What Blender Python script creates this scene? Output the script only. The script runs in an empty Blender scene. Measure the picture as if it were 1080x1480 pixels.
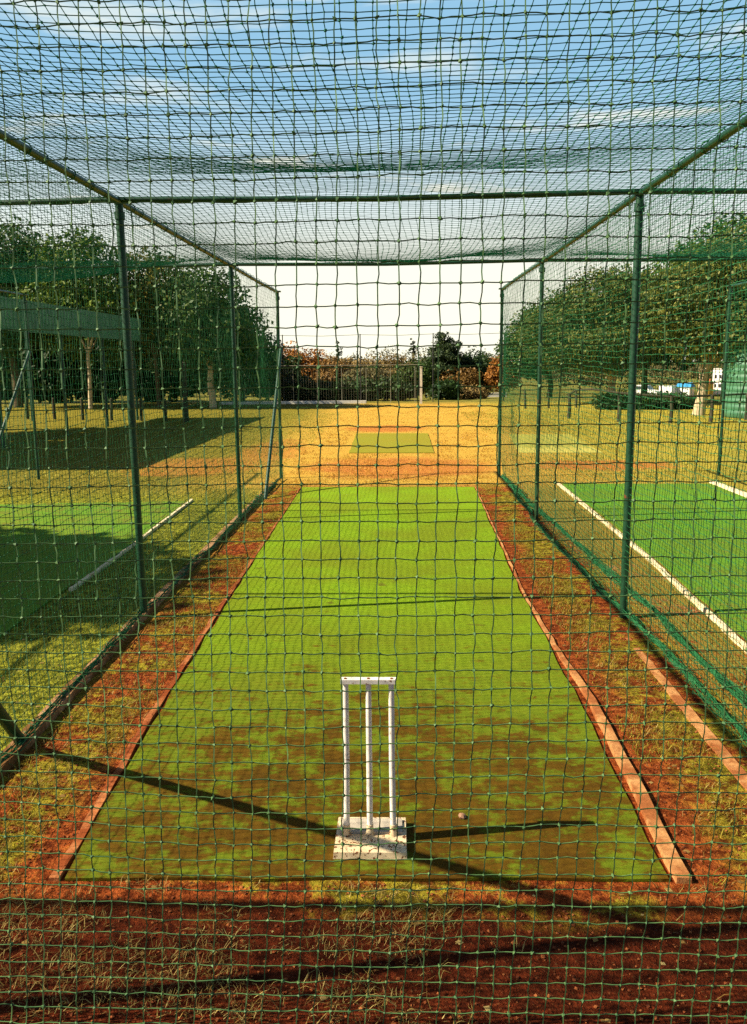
import bpy, math, random
import numpy as np
from mathutils import Matrix, Vector
R = math.radians
random.seed(7)
rng = np.random.default_rng(11)
scene = bpy.context.scene
COL = scene.collection

# ------------------------------------------------------------------ helpers
def tag(o, label=None, cat=None, group=None, kind=None):
    if label: o['label'] = label
    if cat: o['category'] = cat
    if group: o['group'] = group
    if kind: o['kind'] = kind
    return o

def empty(name, loc=(0, 0, 0), rz=0.0):
    o = bpy.data.objects.new(name, None)
    o.empty_display_size = .2
    COL.objects.link(o)
    o.location = loc
    o.rotation_euler.z = rz
    return o

class MB:
    """collects verts and faces (numpy chunks) and links them as ONE mesh object"""
    def __init__(s):
        s.v = []; s.f = {3: [], 4: []}; s.ng = []; s.n = 0; s.cols = []
    def add(s, v, faces):
        v = np.asarray(v, float).reshape(-1, 3)
        for fc in faces:
            if len(fc) in (3, 4): s.f[len(fc)].append(np.array([fc]) + s.n)
            else: s.ng.append(np.array(fc) + s.n)
        s.v.append(v); s.n += len(v)
    def addn(s, v, f):
        v = np.asarray(v, float).reshape(-1, 3); f = np.asarray(f)
        s.f[f.shape[1]].append(f + s.n); s.v.append(v); s.n += len(v)
    def box(s, c, d, rz=0, top=1.0):
        x, y, z = d[0]/2, d[1]/2, d[2]/2
        p = np.array([(-x,-y,-z),(x,-y,-z),(x,y,-z),(-x,y,-z),(-x*top,-y*top,z),(x*top,-y*top,z),(x*top,y*top,z),(-x*top,y*top,z)])
        c_, s_ = math.cos(rz), math.sin(rz)
        q = np.stack([p[:,0]*c_-p[:,1]*s_, p[:,0]*s_+p[:,1]*c_, p[:,2]], 1) + np.array(c)
        s.add(q, [(0,3,2,1),(4,5,6,7),(0,1,5,4),(1,2,6,5),(2,3,7,6),(3,0,4,7)])
    def tube(s, pts, rad, n=10, cap=True):
        pts = [Vector(p) for p in pts]
        if not hasattr(rad, '__len__'): rad = [rad]*len(pts)
        rings = []
        up = Vector((0, 0, 1)); ref = None
        for i, p in enumerate(pts):
            t = (pts[min(i+1, len(pts)-1)] - pts[max(i-1, 0)]).normalized()
            if ref is None:
                ref = t.orthogonal().normalized() if abs(t.dot(up)) > .95 else t.cross(up).normalized()
            ref = (ref - t*ref.dot(t)).normalized()
            b = t.cross(ref)
            rings.append([p + (ref*math.cos(2*math.pi*k/n) + b*math.sin(2*math.pi*k/n))*rad[i] for k in range(n)])
        v = [q for r_ in rings for q in r_]
        f = []
        for i in range(len(pts)-1):
            for k in range(n):
                k2 = (k+1) % n
                f.append((i*n+k, i*n+k2, (i+1)*n+k2, (i+1)*n+k))
        if cap:
            f.append(tuple(range(n-1, -1, -1))); f.append(tuple(range((len(pts)-1)*n, len(pts)*n)))
        s.add([tuple(q) for q in v], f)
    def lathe(s, prof, c=(0,0,0), n=24):
        v = []; f = []
        for r_, z in prof:
            for k in range(n):
                a = 2*math.pi*k/n
                v.append((c[0]+r_*math.cos(a), c[1]+r_*math.sin(a), c[2]+z))
        for i in range(len(prof)-1):
            for k in range(n):
                k2 = (k+1) % n
                f.append((i*n+k, i*n+k2, (i+1)*n+k2, (i+1)*n+k))
        f.append(tuple(range(n-1, -1, -1))); f.append(tuple(range((len(prof)-1)*n, len(prof)*n)))
        s.add(v, f)
    def prism(s, outline, z0, z1):
        n = len(outline)
        v = [(x, y, z0) for x, y in outline] + [(x, y, z1) for x, y in outline]
        f = [tuple(range(n-1, -1, -1)), tuple(range(n, 2*n))]
        for k in range(n):
            k2 = (k+1) % n
            f.append((k, k2, n+k2, n+k))
        s.add(v, f)
    def build(s, name, mat, parent=None, smooth=False):
        me = bpy.data.meshes.new(name)
        V = np.concatenate(s.v) if s.v else np.zeros((0, 3))
        tri = np.concatenate(s.f[3]) if s.f[3] else np.zeros((0, 3), int)
        quad = np.concatenate(s.f[4]) if s.f[4] else np.zeros((0, 4), int)
        loops = [tri.ravel(), quad.ravel()] + s.ng
        sizes = [np.full(len(tri), 3), np.full(len(quad), 4), np.array([len(g) for g in s.ng], int)]
        loops = np.concatenate(loops).astype(np.int32); sizes = np.concatenate(sizes)
        starts = np.concatenate([[0], np.cumsum(sizes)[:-1]]).astype(np.int32)
        me.vertices.add(len(V)); me.vertices.foreach_set('co', V.ravel().astype(np.float32))
        me.loops.add(len(loops)); me.loops.foreach_set('vertex_index', loops)
        me.polygons.add(len(starts)); me.polygons.foreach_set('loop_start', starts)
        me.update(calc_edges=True)
        me.polygons.foreach_set('use_smooth', np.full(len(starts), bool(smooth)))
        if smooth:
            if smooth == 'auto':
                try: me.set_sharp_from_angle(angle=R(40))
                except Exception: pass
        if mat: me.materials.append(mat)
        o = bpy.data.objects.new(name, me)
        COL.objects.link(o)
        if parent: o.parent = parent
        return o

# ------------------------------------------------------------------ materials
class NT:
    def __init__(s, name, rough=.8, spec=.2):
        s.m = bpy.data.materials.new(name); s.m.use_nodes = True
        s.t = s.m.node_tree; s.b = s.t.nodes['Principled BSDF']
        s.b.inputs['Roughness'].default_value = rough
        s.b.inputs['Specular IOR Level'].default_value = spec
        s._pos = None
    def n(s, typ, **kw):
        x = s.t.nodes.new(typ)
        for k, v in kw.items(): setattr(x, k, v)
        return x
    def L(s, a, b): s.t.links.new(a, b)
    def put(s, sock, v):
        if isinstance(v, bpy.types.NodeSocket): s.L(v, sock)
        elif v is not None:
            if sock.type == 'RGBA' and len(v) == 3: v = (*v, 1)
            sock.default_value = v
    def pos(s):
        if s._pos is None: s._pos = s.n('ShaderNodeTexCoord').outputs['Object']
        return s._pos
    def xyz(s):
        q = s.n('ShaderNodeSeparateXYZ'); s.L(s.pos(), q.inputs[0]); return q.outputs
    def noise(s, scale, detail=4, rough=.6, vec=None, dist=0, stretch=None):
        x = s.n('ShaderNodeTexNoise'); x.inputs['Scale'].default_value = scale
        x.inputs['Detail'].default_value = detail; x.inputs['Roughness'].default_value = rough
        x.inputs['Distortion'].default_value = dist
        v = vec or s.pos()
        if stretch:
            mp = s.n('ShaderNodeMapping'); mp.inputs['Scale'].default_value = stretch
            s.L(v, mp.inputs['Vector']); v = mp.outputs[0]
        s.L(v, x.inputs['Vector'])
        return x.outputs['Fac']
    def math(s, op, a, b=None, clamp=False):
        x = s.n('ShaderNodeMath', operation=op); x.use_clamp = clamp
        s.put(x.inputs[0], a)
        if b is not None: s.put(x.inputs[1], b)
        return x.outputs[0]
    def mr(s, v, a, b, c=0., d=1., smooth=True):
        x = s.n('ShaderNodeMapRange'); x.interpolation_type = 'SMOOTHSTEP' if smooth else 'LINEAR'
        s.put(x.inputs['Value'], v)
        for k, q in zip(('From Min', 'From Max', 'To Min', 'To Max'), (a, b, c, d)): x.inputs[k].default_value = q
        return x.outputs['Result']
    def band(s, v, a, b, w):
        return s.math('MULTIPLY', s.mr(v, a-w, a+w), s.mr(v, b-w, b+w, 1., 0.))
    def blob(s, x, y, cx, cy, rx, ry, nz=None, k=.6):
        dx = s.math('DIVIDE', s.math('SUBTRACT', x, cx), rx); dy = s.math('DIVIDE', s.math('SUBTRACT', y, cy), ry)
        d = s.math('ADD', s.math('MULTIPLY', dx, dx), s.math('MULTIPLY', dy, dy))
        if nz is not None: d = s.math('ADD', d, s.math('MULTIPLY', s.math('SUBTRACT', nz, .5), k*4))
        return s.mr(d, .35, 1.3, 1., 0.)
    def mix(s, f, a, b, blend='MIX'):
        x = s.n('ShaderNodeMix', data_type='RGBA', blend_type=blend)
        s.put(x.inputs[0], f); s.put(x.inputs[6], a); s.put(x.inputs[7], b)
        return x.outputs[2]
    def island(s): return s.n('ShaderNodeNewGeometry').outputs['Random Per Island']
    def ramp(s, f, stops):
        x = s.n('ShaderNodeValToRGB'); e = x.color_ramp.elements
        while len(e) < len(stops): e.new(.5)
        for q, (p, c) in zip(e, stops): q.position = p; q.color = (*c, 1)
        s.put(x.inputs[0], f); return x.outputs[0]
    def color(s, c): s.put(s.b.inputs['Base Color'], c); return s
    def bump(s, h, strength=.5, dist=.02):
        x = s.n('ShaderNodeBump'); x.inputs['Strength'].default_value = strength
        x.inputs['Distance'].default_value = dist
        s.put(x.inputs['Height'], h); s.L(x.outputs[0], s.b.inputs['Normal']); return s

def simple(name, c, rough=.7, spec=.3, var=.25, scale=6, metallic=0):
    g = NT(name, rough, spec)
    dark = tuple(q*(1-var) for q in c); lite = tuple(min(1, q*(1+var)) for q in c)
    g.color(g.ramp(g.noise(scale, 5, .65), [(.3, dark), (.7, lite)]))
    g.b.inputs['Metallic'].default_value = metallic
    return g.m

def leafmat(name, cols, trans=.25, rough=.6):
    g = NT(name, rough, .25)
    c = g.ramp(g.island(), [(i/(len(cols)-1), q) for i, q in enumerate(cols)])
    g.color(c)
    tr = g.n('ShaderNodeBsdfTranslucent'); g.L(c, tr.inputs[0])
    mx = g.n('ShaderNodeMixShader'); mx.inputs[0].default_value = trans
    out = g.t.nodes['Material Output']
    g.L(g.b.outputs[0], mx.inputs[1]); g.L(tr.outputs[0], mx.inputs[2]); g.L(mx.outputs[0], out.inputs[0])
    return g.m

# --- painted steel of the cage
g = NT('cage_paint', .45, .4)
n1 = g.noise(9, 5, .7)
g.color(g.mix(g.mr(n1, .66, .72), g.ramp(g.noise(30, 4), [(.3, (.004, .028, .012)), (.75, (.008, .062, .026))]), (.12, .04, .015)))
g.bump(g.noise(60, 3), .15, .004)
M_CAGE = g.m
# --- knotted netting
def cordmat(name, a, b, tr):
    g = NT(name, .65, .3)
    c = g.ramp(g.noise(14, 4), [(.3, a), (.7, b)]); g.color(c)
    t_ = g.n('ShaderNodeBsdfTranslucent'); g.L(c, t_.inputs[0])
    mx = g.n('ShaderNodeMixShader'); mx.inputs[0].default_value = tr
    g.L(g.b.outputs[0], mx.inputs[1]); g.L(t_.outputs[0], mx.inputs[2]); g.L(mx.outputs[0], g.t.nodes['Material Output'].inputs[0])
    return g.m
M_NET = cordmat('net_cord', (.010, .105, .034), (.028, .20, .062), .35)
M_NETROOF = cordmat('net_cord_roof', (.010, .14, .075), (.03, .26, .14), .5)
g = NT('net_cord_shabby', .65, .3)
g.color(g.ramp(g.noise(10, 4), [(.3, (.022, .075, .026)), (.7, (.085, .17, .05))]))
M_NETNEAR = g.m

# --- ground
g = NT('field_ground', .95, .05)
X, Y, Z = g.xyz()
nA = g.noise(.35, 5, .6); nB = g.noise(1.6, 6, .7); nC = g.noise(14, 6, .75); nD = g.noise(70, 3, .7)
gold = g.mix(g.mr(nC, .35, .65), (.33, .19, .025), (.58, .375, .06))
gold = g.mix(g.mr(nA, .45, .6), gold, (.46, .27, .04))
olive = g.mix(g.mr(nC, .38, .64), (.07, .065, .007), (.31, .25, .030))
yelgr = g.mix(g.mr(nC, .35, .65), (.22, .19, .022), (.44, .34, .045))
fx = g.math('ADD', X, g.math('MULTIPLY', g.math('SUBTRACT', nB, .5), 2.5))
base = g.mix(g.mr(fx, -4.2, -2.0, 1., 0.), gold, olive)
base = g.mix(g.mr(fx, 2.4, 5.0), base, yelgr)
# far verge beyond the field is greener and darker
verge = g.mix(g.mr(nB, .4, .6), (.075, .085, .016), (.22, .19, .035))
base = g.mix(g.mr(Y, 39, 44), base, verge)
soil = g.mix(g.mr(nC, .38, .64), (.085, .015, .003), (.40, .092, .020))
soil = g.mix(g.mr(nD, .58, .72), soil, (.44, .13, .035))
soil = g.mix(g.mr(nB, .6, .75), soil, (.24, .06, .012))
dead = g.mix(g.mr(nC, .40, .62), (.07, .055, .005), (.34, .27, .022))
# strips either side of the middle pitch: patchy grass in red soil
strip = g.mix(g.mr(g.math('ADD', g.math('MULTIPLY', nB, .7), g.math('MULTIPLY', nC, .3)), .47, .55), soil, dead)
edgeL = g.mr(X, -1.62, -1.40); edgeR = g.mr(X, 1.45, 1.22)
edge = g.math('MAXIMUM', g.math('MULTIPLY', edgeL, g.mr(X, -1.0, -.9, 1., 0.)), g.math('MULTIPLY', edgeR, g.mr(X, .9, 1.0)))
strip = g.mix(g.math('MULTIPLY', edge, g.mr(nB, .38, .5)), strip, soil)
cage = g.math('MULTIPLY', g.band(X, -2.0, 1.95, .12), g.mr(Y, 13.2, 14.2, 1., 0.))
base = g.mix(cage, base, strip)
# strip of bare ground beside the right hand pitch
bare = g.mix(g.mr(nC, .35, .65), (.24, .10, .035), (.42, .19, .075))
bare = g.mix(g.mr(g.math('ADD', nB, g.math('MULTIPLY', Y, -.03)), .30, .42), (.26, .19, .03), g.mix(g.mr(Y, 5.5, 7.5), soil, bare))
base = g.mix(g.math('MULTIPLY', g.band(X, 1.98, 5.3, .08), g.mr(Y, 13.2, 14.2, 1., 0.)), base, bare)
# green lawn between left kerb and left pitch
lawn = g.mix(g.mr(nC, .40, .62), (.06, .07, .006), (.36, .36, .03))
base = g.mix(g.math('MULTIPLY', g.mr(X, -2.1, -2.02, 1., 0.), g.mr(Y, 12.0, 14.0, 1., 0.)), base, lawn)
# worn red patches on run-ups
w = g.blob(X, Y, .0, 16.3, 1.9, 1.8, nB, .5)
w2 = g.blob(X, Y, -.4, 25.8, 1.3, 1.4, nB, .4)
w3 = g.math('MULTIPLY', g.blob(X, Y, -4.0, 16.6, 1.5, 1.6, nB, .6), .7)
w4 = g.blob(X, Y, 3.9, 16.4, 1.5, .9, nB, .5)
w5 = g.math('MULTIPLY', g.blob(X, Y, -2.9, 19.5, .8, 3.0, nB, .6), .6)
worn = g.math('MAXIMUM', g.math('MAXIMUM', w, w3), g.math('MAXIMUM', g.math('MAXIMUM', w2, w5), w4))
wsoil = g.mix(g.mr(nC, .3, .7), (.32, .09, .018), (.48, .19, .04))
base = g.mix(g.math('MULTIPLY', worn, .88), base, wsoil)
# red soil behind the stumps, its colour darkened for the net's shade
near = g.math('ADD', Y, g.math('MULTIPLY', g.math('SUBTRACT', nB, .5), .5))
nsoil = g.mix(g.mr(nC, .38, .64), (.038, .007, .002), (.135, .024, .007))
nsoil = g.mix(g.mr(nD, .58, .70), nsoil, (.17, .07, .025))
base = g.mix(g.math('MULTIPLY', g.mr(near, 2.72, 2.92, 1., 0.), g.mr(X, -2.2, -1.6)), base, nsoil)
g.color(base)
h = g.math('ADD', g.math('MULTIPLY', nC, .6), g.math('MULTIPLY', nD, .4))
g.bump(h, 1.0, .045)
M_GROUND = g.m

def matmat(name, stops, stain, amount, worn=False):
    g = NT(name, .95, .05)
    X, Y, Z = g.xyz()
    a = g.noise(4.2, 6, .7, stretch=(.9, 1.1, 1)); b = g.noise(13, 6, .75, stretch=(.8, 1.25, 1)); fib = g.noise(60, 3, .6, stretch=(.35, 2.2, 1)); big = g.noise(.8, 4, .6)
    c = g.mix(g.mr(fib, .35, .65), stops[0], stops[1])
    c = g.mix(g.mr(big, .35, .65), c, stops[2])
    st = g.math('ADD', g.math('ADD', g.math('MULTIPLY', a, .5), g.math('MULTIPLY', b, .5)), amount(g, X, Y))
    if worn: c = g.mix(g.mr(Y, 4.2, 7.5, .75, 0.), c, g.mix(g.mr(b, .4, .6), (.085, .105, .007), (.13, .155, .010)))
    c = g.mix(g.mr(st, .50, .61, 0., .88), c, g.mix(g.mr(b, .4, .65), stain[0], stain[1]))
    spots = g.mr(g.noise(4.2, 2, .5, dist=.6), .70, .76)
    c = g.mix(g.math('MULTIPLY', spots, .6), c, (.09, .05, .012))
    g.color(c); g.bump(g.math('ADD', fib, b), .5, .012)
    return g.m
def am(g, X, Y):
    s = g.mr(Y, 3.0, 7.5, .055, -.085)
    return g.math('ADD', s, g.math('MULTIPLY', g.blob(X, Y, -.1, 3.4, 1.2, 1.5), .045))
M_MAT = matmat('worn_mat', [(.105, .20, .006), (.22, .34, .010), (.145, .195, .008)], [(.062, .018, .003), (.10, .040, .004)], am, True)
M_MATG = matmat('green_mat', [(.07, .20, .014), (.13, .31, .025), (.11, .20, .018)], [(.09, .13, .014), (.17, .17, .025)], lambda g, X, Y: g.math('ADD', g.mr(Y, 5, 9, .035, -.015), g.mr(X, -2.5, -.5, .05, -.01)))
M_MATL = matmat('shabby_green_mat', [(.065, .16, .013), (.13, .27, .022), (.13, .20, .017)], [(.10, .10, .018), (.17, .15, .025)], lambda g, X, Y: g.mr(Y, 10, 12.3, .0, .035))
M_MATF = matmat('faded_mat', [(.17, .17, .014), (.25, .23, .022), (.22, .19, .018)], [(.30, .2, .05), (.34, .23, .05)], lambda g, X, Y: g.mr(Y, 18, 20, -.02, -.1))
M_MATP = matmat('pale_mat', [(.38, .34, .07), (.50, .44, .10), (.44, .38, .08)], [(.30, .28, .05), (.26, .25, .04)], lambda g, X, Y: g.mr(Y, 18, 21, -.15, .2))

def conc(name, a, b, dirt, df=.5):
    g = NT(name, .9, .1)
    c = g.mix(g.mr(g.noise(22, 6, .7), .35, .65), a, b)
    c = g.mix(g.mr(g.noise(2.6, 5, .7), df-.06, df+.08), c, dirt)
    g.color(c); g.bump(g.noise(45, 4), .5, .008)
    return g.m
M_KERB = conc('kerb_concrete', (.40, .18, .06), (.54, .27, .10), (.30, .10, .03), .49)
M_KERBRED = conc('kerb_red', (.32, .10, .03), (.44, .17, .06), (.22, .05, .012), .47)
M_KERBBRICK = conc('kerb_brick', (.28, .14, .065), (.42, .24, .12), (.15, .07, .022), .50)
M_KERBPALE = conc('kerb_pale', (.62, .50, .30), (.78, .66, .42), (.50, .34, .16), .60)
g = NT('white_paint_rusty', .5, .35)
X, Y, Z = g.xyz()
ru = g.math('ADD', g.noise(26, 5, .7), g.mr(Z, .0, .12, .06, 0.))
g.color(g.mix(g.mr(ru, .62, .68), g.ramp(g.noise(60, 3), [(.3, (.72, .66, .55)), (.7, (.82, .77, .68))]), g.mix(g.noise(70, 3), (.10, .035, .012), (.30, .12, .04))))
M_WHITE = g.m
g = NT('white_base_rusty', .6, .3)
g.color(g.mix(g.mr(g.noise(60, 4, .6), .555, .60), g.ramp(g.noise(8, 3), [(.3, (.60, .44, .24)), (.7, (.74, .60, .38))]), (.16, .06, .02)))
g.bump(g.noise(48, 4), .3, .004)
M_BASE = g.m
M_RUST = simple('rust', (.22, .08, .03), .9, .1)
M_DARKGAP = simple('dark_metal', (.02, .02, .02))

# foliage
M_LF_DARK = leafmat('leaf_dark', [(.010, .028, .005), (.02, .05, .008), (.04, .08, .012)])
M_LF_MID = leafmat('leaf_mid', [(.014, .04, .006), (.035, .075, .010), (.085, .125, .018)])
M_LF_LIME = leafmat('leaf_lime', [(.02, .055, .006), (.06, .12, .010), (.16, .21, .02)])
M_LF_GOLD = leafmat('leaf_gold', [(.022, .045, .006), (.06, .08, .010), (.26, .20, .022)])
M_LF_OLIVE = leafmat('leaf_olive', [(.020, .046, .006), (.070, .098, .013), (.20, .20, .038)])
M_LF_ORANGE = leafmat('leaf_orange', [(.13, .055, .010), (.28, .115, .018), (.46, .20, .032)])
M_LF_RUST = leafmat('leaf_rust', [(.09, .055, .014), (.19, .105, .024), (.30, .165, .035)])
M_LF_BROWN = leafmat('leaf_brown', [(.09, .065, .025), (.20, .14, .045), (.33, .22, .065)])
M_LF_FAR = leafmat('leaf_far', [(.05, .055, .022), (.11, .10, .035), (.20, .16, .055)])
M_LF_PINE = leafmat('leaf_pine', [(.012, .03, .010), (.03, .055, .014), (.06, .085, .02)])
g = NT('bark', .9, .1)
g.color(g.ramp(g.noise(6, 6, .7, stretch=(1, 1, .3)), [(.3, (.04, .028, .015)), (.7, (.14, .10, .055))])); g.bump(g.noise(14, 5, stretch=(1, 1, .25)), .8, .05)
M_BARK = g.m
g = NT('bark_pale', .9, .1)
g.color(g.ramp(g.noise(5, 6, .7, stretch=(1, 1, .3)), [(.3, (.30, .22, .12)), (.7, (.60, .50, .32))])); g.bump(g.noise(14, 5, stretch=(1, 1, .25)), .6, .04)
M_BARKPALE = g.m
def grassmat(name, cols): return leafmat(name, cols, .3, .7)
M_G_STRAW = grassmat('grass_straw', [(.16, .09, .02), (.34, .23, .05), (.52, .40, .13)])
M_G_YEL = grassmat('grass_yellow', [(.10, .085, .008), (.25, .21, .016), (.42, .33, .035)])
M_G_OLIVE = grassmat('grass_olive', [(.08, .095, .010), (.22, .23, .022), (.40, .36, .045)])
M_G_GOLD = grassmat('grass_gold', [(.26, .13, .014), (.44, .23, .025), (.60, .34, .045)])

# ------------------------------------------------------------------ ground
def gz(y):
    t = min(1, max(0, (y-44)/50.0)); return -2.6*t*t*(3-2*t)
mb = MB()
ys = [-60, -10, 0, 10, 20, 30, 40] + list(np.arange(44, 95, 2.5)) + [95, 130, 250, 600, 1500]
xs = [-1500, -300, -60, -20, 0, 20, 60, 300, 1500]
V = [(x, y, gz(y)) for y in ys for x in xs]; nx = len(xs)
F = [(j*nx+i, j*nx+i+1, (j+1)*nx+i+1, (j+1)*nx+i) for j in range(len(ys)-1) for i in range(nx-1)]
mb.add(V, F)
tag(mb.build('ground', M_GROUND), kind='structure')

# ------------------------------------------------------------------ pitch mats
def mat_strip(name, outline, z, m, label):
    """a sheet of artificial turf with edges that wander a little"""
    mb = MB(); ol = []
    for i, p in enumerate(outline):
        q = outline[(i+1) % len(outline)]
        L = math.dist(p, q); n = max(2, int(L/.25))
        nx_, ny_ = (q[1]-p[1])/L, -(q[0]-p[0])/L
        for k in range(n):
            t = k/n; j = 0 if k == 0 else random.uniform(-.012, .012)
            ol.append((p[0]+(q[0]-p[0])*t+nx_*j, p[1]+(q[1]-p[1])*t+ny_*j))
    mb.prism(ol, .001, z)
    o = mb.build(name, m)
    return tag(o, label, 'cricket pitch', 'artificial turf pitches')
mat_strip('turf_pitch', [(-1.32, 3.0), (1.04, 3.03), (1.06, 4.45), (1.05, 7.04), (1.20, 13.5), (-1.57, 13.58), (-1.45, 6.74), (-1.39, 4.44)], .014, M_MAT,
          'yellow green artificial pitch with brown wear, carrying the white stumps')
mat_strip('turf_pitch', [(-1.11, 18.8), (.78, 18.72), (.80, 23.82), (-1.22, 23.95)], .016, M_MATF,
          'faded olive turf strip lying on the golden field beyond the cage')
mat_strip('turf_pitch', [(-5.95, 12.0), (-3.12, 12.22), (-3.0, 8.82), (-2.98, 4.0), (-5.9, 4.0)], .014, M_MATL,
          'green turf pitch in the left bay, half covered by tree shadow')
mat_strip('turf_pitch', [(2.40, 4.2), (2.60, 8.43), (2.66, 13.80), (5.02, 13.72), (5.0, 4.2)], .014, M_MATG,
          'bright emerald turf pitch in the right bay with a pale kerb')
mat_strip('turf_pitch', [(2.62, 18.6), (4.42, 18.5), (4.6, 23.2), (3.0, 23.3)], .014, M_MATP,
          'pale yellowish turf strip on the grass beyond the right bay')

# ------------------------------------------------------------------ kerbs
def kerb(name, pts, m, label, joint=1.0):
    """pts: (x_left, x_right, y, top); laid as one low kerb with joints cut in"""
    mb = MB(); rows = []
    Ls = []
    for a, b in zip(pts, pts[1:]):
        n = max(1, int(abs(b[2]-a[2])/.12))
        for k in range(n):
            t = k/n; Ls.append([a[i]+(b[i]-a[i])*t for i in range(4)])
    Ls.append(list(pts[-1]))
    acc = 0
    for i, (xl, xr, y, z) in enumerate(Ls):
        j = random.uniform(-.006, .006); z = z + random.uniform(-.006, .004)
        rows += [(xl+j, y, -.05), (xl+j+.006, y, z), (xr+j*.7-.006, y, z), (xr+j*.7, y, -.05)]
    n = len(Ls); F = []
    for i in range(n-1):
        for k in range(3):
            F.append((i*4+k, (i+1)*4+k, (i+1)*4+k+1, i*4+k+1))
    F += [(0, 1, 2, 3), tuple((n-1)*4+k for k in (3, 2, 1, 0))]
    mb.add(rows, F)
    return tag(mb.build(name, m), label, 'kerb', 'low kerbs along the pitches')
kerb('concrete_kerb', [(1.055, 1.125, 3.02, .03), (1.085, 1.15, 3.8, .03), (1.105, 1.16, 4.8, .026), (1.075, 1.115, 5.8, .02), (1.062, 1.092, 7.04, .016), (1.13, 1.155, 10, .014), (1.205, 1.228, 13.5, .014)], M_KERB,
     'orange tan concrete kerb along the right edge of the middle pitch')
kerb('concrete_kerb', [(-1.385, -1.335, 3.0, .014), (-1.455, -1.405, 4.44, .013), (-1.505, -1.462, 6.74, .013), (-1.61, -1.582, 13.5, .012)], M_KERBRED,
     'reddish soil-stained kerb along the left edge of the middle pitch')
kerb('concrete_kerb', [(-2.05, -1.955, 2.3, .045), (-2.06, -1.965, 4.3, .045), (-2.10, -2.015, 6.2, .045), (-2.13, -2.045, 10.6, .045), (-2.12, -2.05, 14.0, .04)], M_KERBBRICK,
     'brownish brick kerb under the left net wall with a dark shadow beside it')
kerb('concrete_kerb', [(1.63, 1.72, 2.3, .012), (1.61, 1.69, 4.3, .010), (1.63, 1.69, 5.6, .004), (1.65, 1.68, 6.6, -.006)], M_KERB,
     'crumbling orange kerb under the right net wall beside the green net folds')
kerb('concrete_kerb', [(2.315, 2.36, 4.2, .035), (2.495, 2.54, 8.43, .035), (2.565, 2.615, 13.82, .035)], M_KERBPALE,
     'thin cream kerb on the left edge of the emerald right bay pitch')
kerb('concrete_kerb', [(5.03, 5.12, 4.2, .04), (5.05, 5.14, 13.9, .04)], M_KERBPALE,
     'thin cream kerb on the far side of the emerald right bay pitch')
kerb('concrete_kerb', [(-2.97, -2.92, 7.3, .03), (-2.98, -2.94, 8.8, .03), (-3.09, -3.04, 12.3, .03)], M_KERBPALE,
     'short pale kerb on the right edge of the shaded left bay pitch')

# ------------------------------------------------------------------ cage frame
XW = [-6.4, -2.05, 1.745, 5.54]; YR = [2.2, 6.49, 10.72, 14.79]; HT = 3.18
frame = empty('cage_frame', (0, 0, 0))
tag(frame, 'dark green steel pipe frame of posts and rails carrying the nets', 'cage frame')
def pipe(name, pts, r, n=12, parent=frame, lug=False):
    mb = MB(); mb.tube(pts, r, n)
    if lug:
        p = pts[-1]; mb.box((p[0], p[1], p[2]+.012), (.11, .11, .02))
    return mb.build(name, M_CAGE, parent, 'auto')
lean = {(1, 1): (.0, .02), (1, 2): (.01, 0), (3, 1): (-.03, 0)}
for i, x in enumerate(XW):
    for j, y in enumerate(YR):
        dx, dy = lean.get((j, i), (0, 0))
        r = .029 if j < 2 else .026
        pipe('post', [(x+dx, y+dy, -.1), (x+dx*.5, y+dy*.5, 1.6), (x, y, HT-.004)], r, lug=True)
    for y in YR:
        pipe('clamp', [(x, y, HT-.13), (x, y, HT-.075)], .037, 12)
    pipe('side_rail', [(x, 2.2, HT)] + [(x+random.uniform(-.006, .006), yy, HT+random.uniform(-.012, .006)) for yy in (4.3, 6.49, 8.6, 10.72, 12.7)] + [(x, 14.79, HT)], .023)
for j, y in enumerate(YR[:3]):
    for a, b in zip(XW, XW[1:]):
        pipe('crossbar', [(a+.02, y, HT+.01), ((a+b)/2, y, HT-.012), (b-.02, y, HT+.01)], .029 if j == 0 else .021)
for x in XW[:2]:
    pipe('brace', [(x+.04, 4.22, -.03), (x+.04, 2.24, 2.45)], .03)
    pipe('brace', [(x+.05, 12.45, -.03), (x+.04, 14.76, 2.25)], .027)

# ------------------------------------------------------------------ netting
def smooth_noise(nu, nv, sc, amp):
    """low-frequency wander over a grid, nu x nv"""
    a, b = max(2, int(nu/sc)+2), max(2, int(nv/sc)+2)
    gsmall = rng.normal(0, 1, (a, b))
    u = np.linspace(0, a-1.001, nu); v = np.linspace(0, b-1.001, nv)
    iu = u.astype(int); iv = v.astype(int); fu = (u-iu)[:, None]; fv = (v-iv)[None, :]
    fu = fu*fu*(3-2*fu); fv = fv*fv*(3-2*fv)
    g00 = gsmall[np.ix_(iu, iv)]; g10 = gsmall[np.ix_(iu+1, iv)]; g01 = gsmall[np.ix_(iu, iv+1)]; g11 = gsmall[np.ix_(iu+1, iv+1)]
    return amp*((g00*(1-fu)+g10*fu)*(1-fv)+(g01*(1-fu)+g11*fu)*fv)

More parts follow.
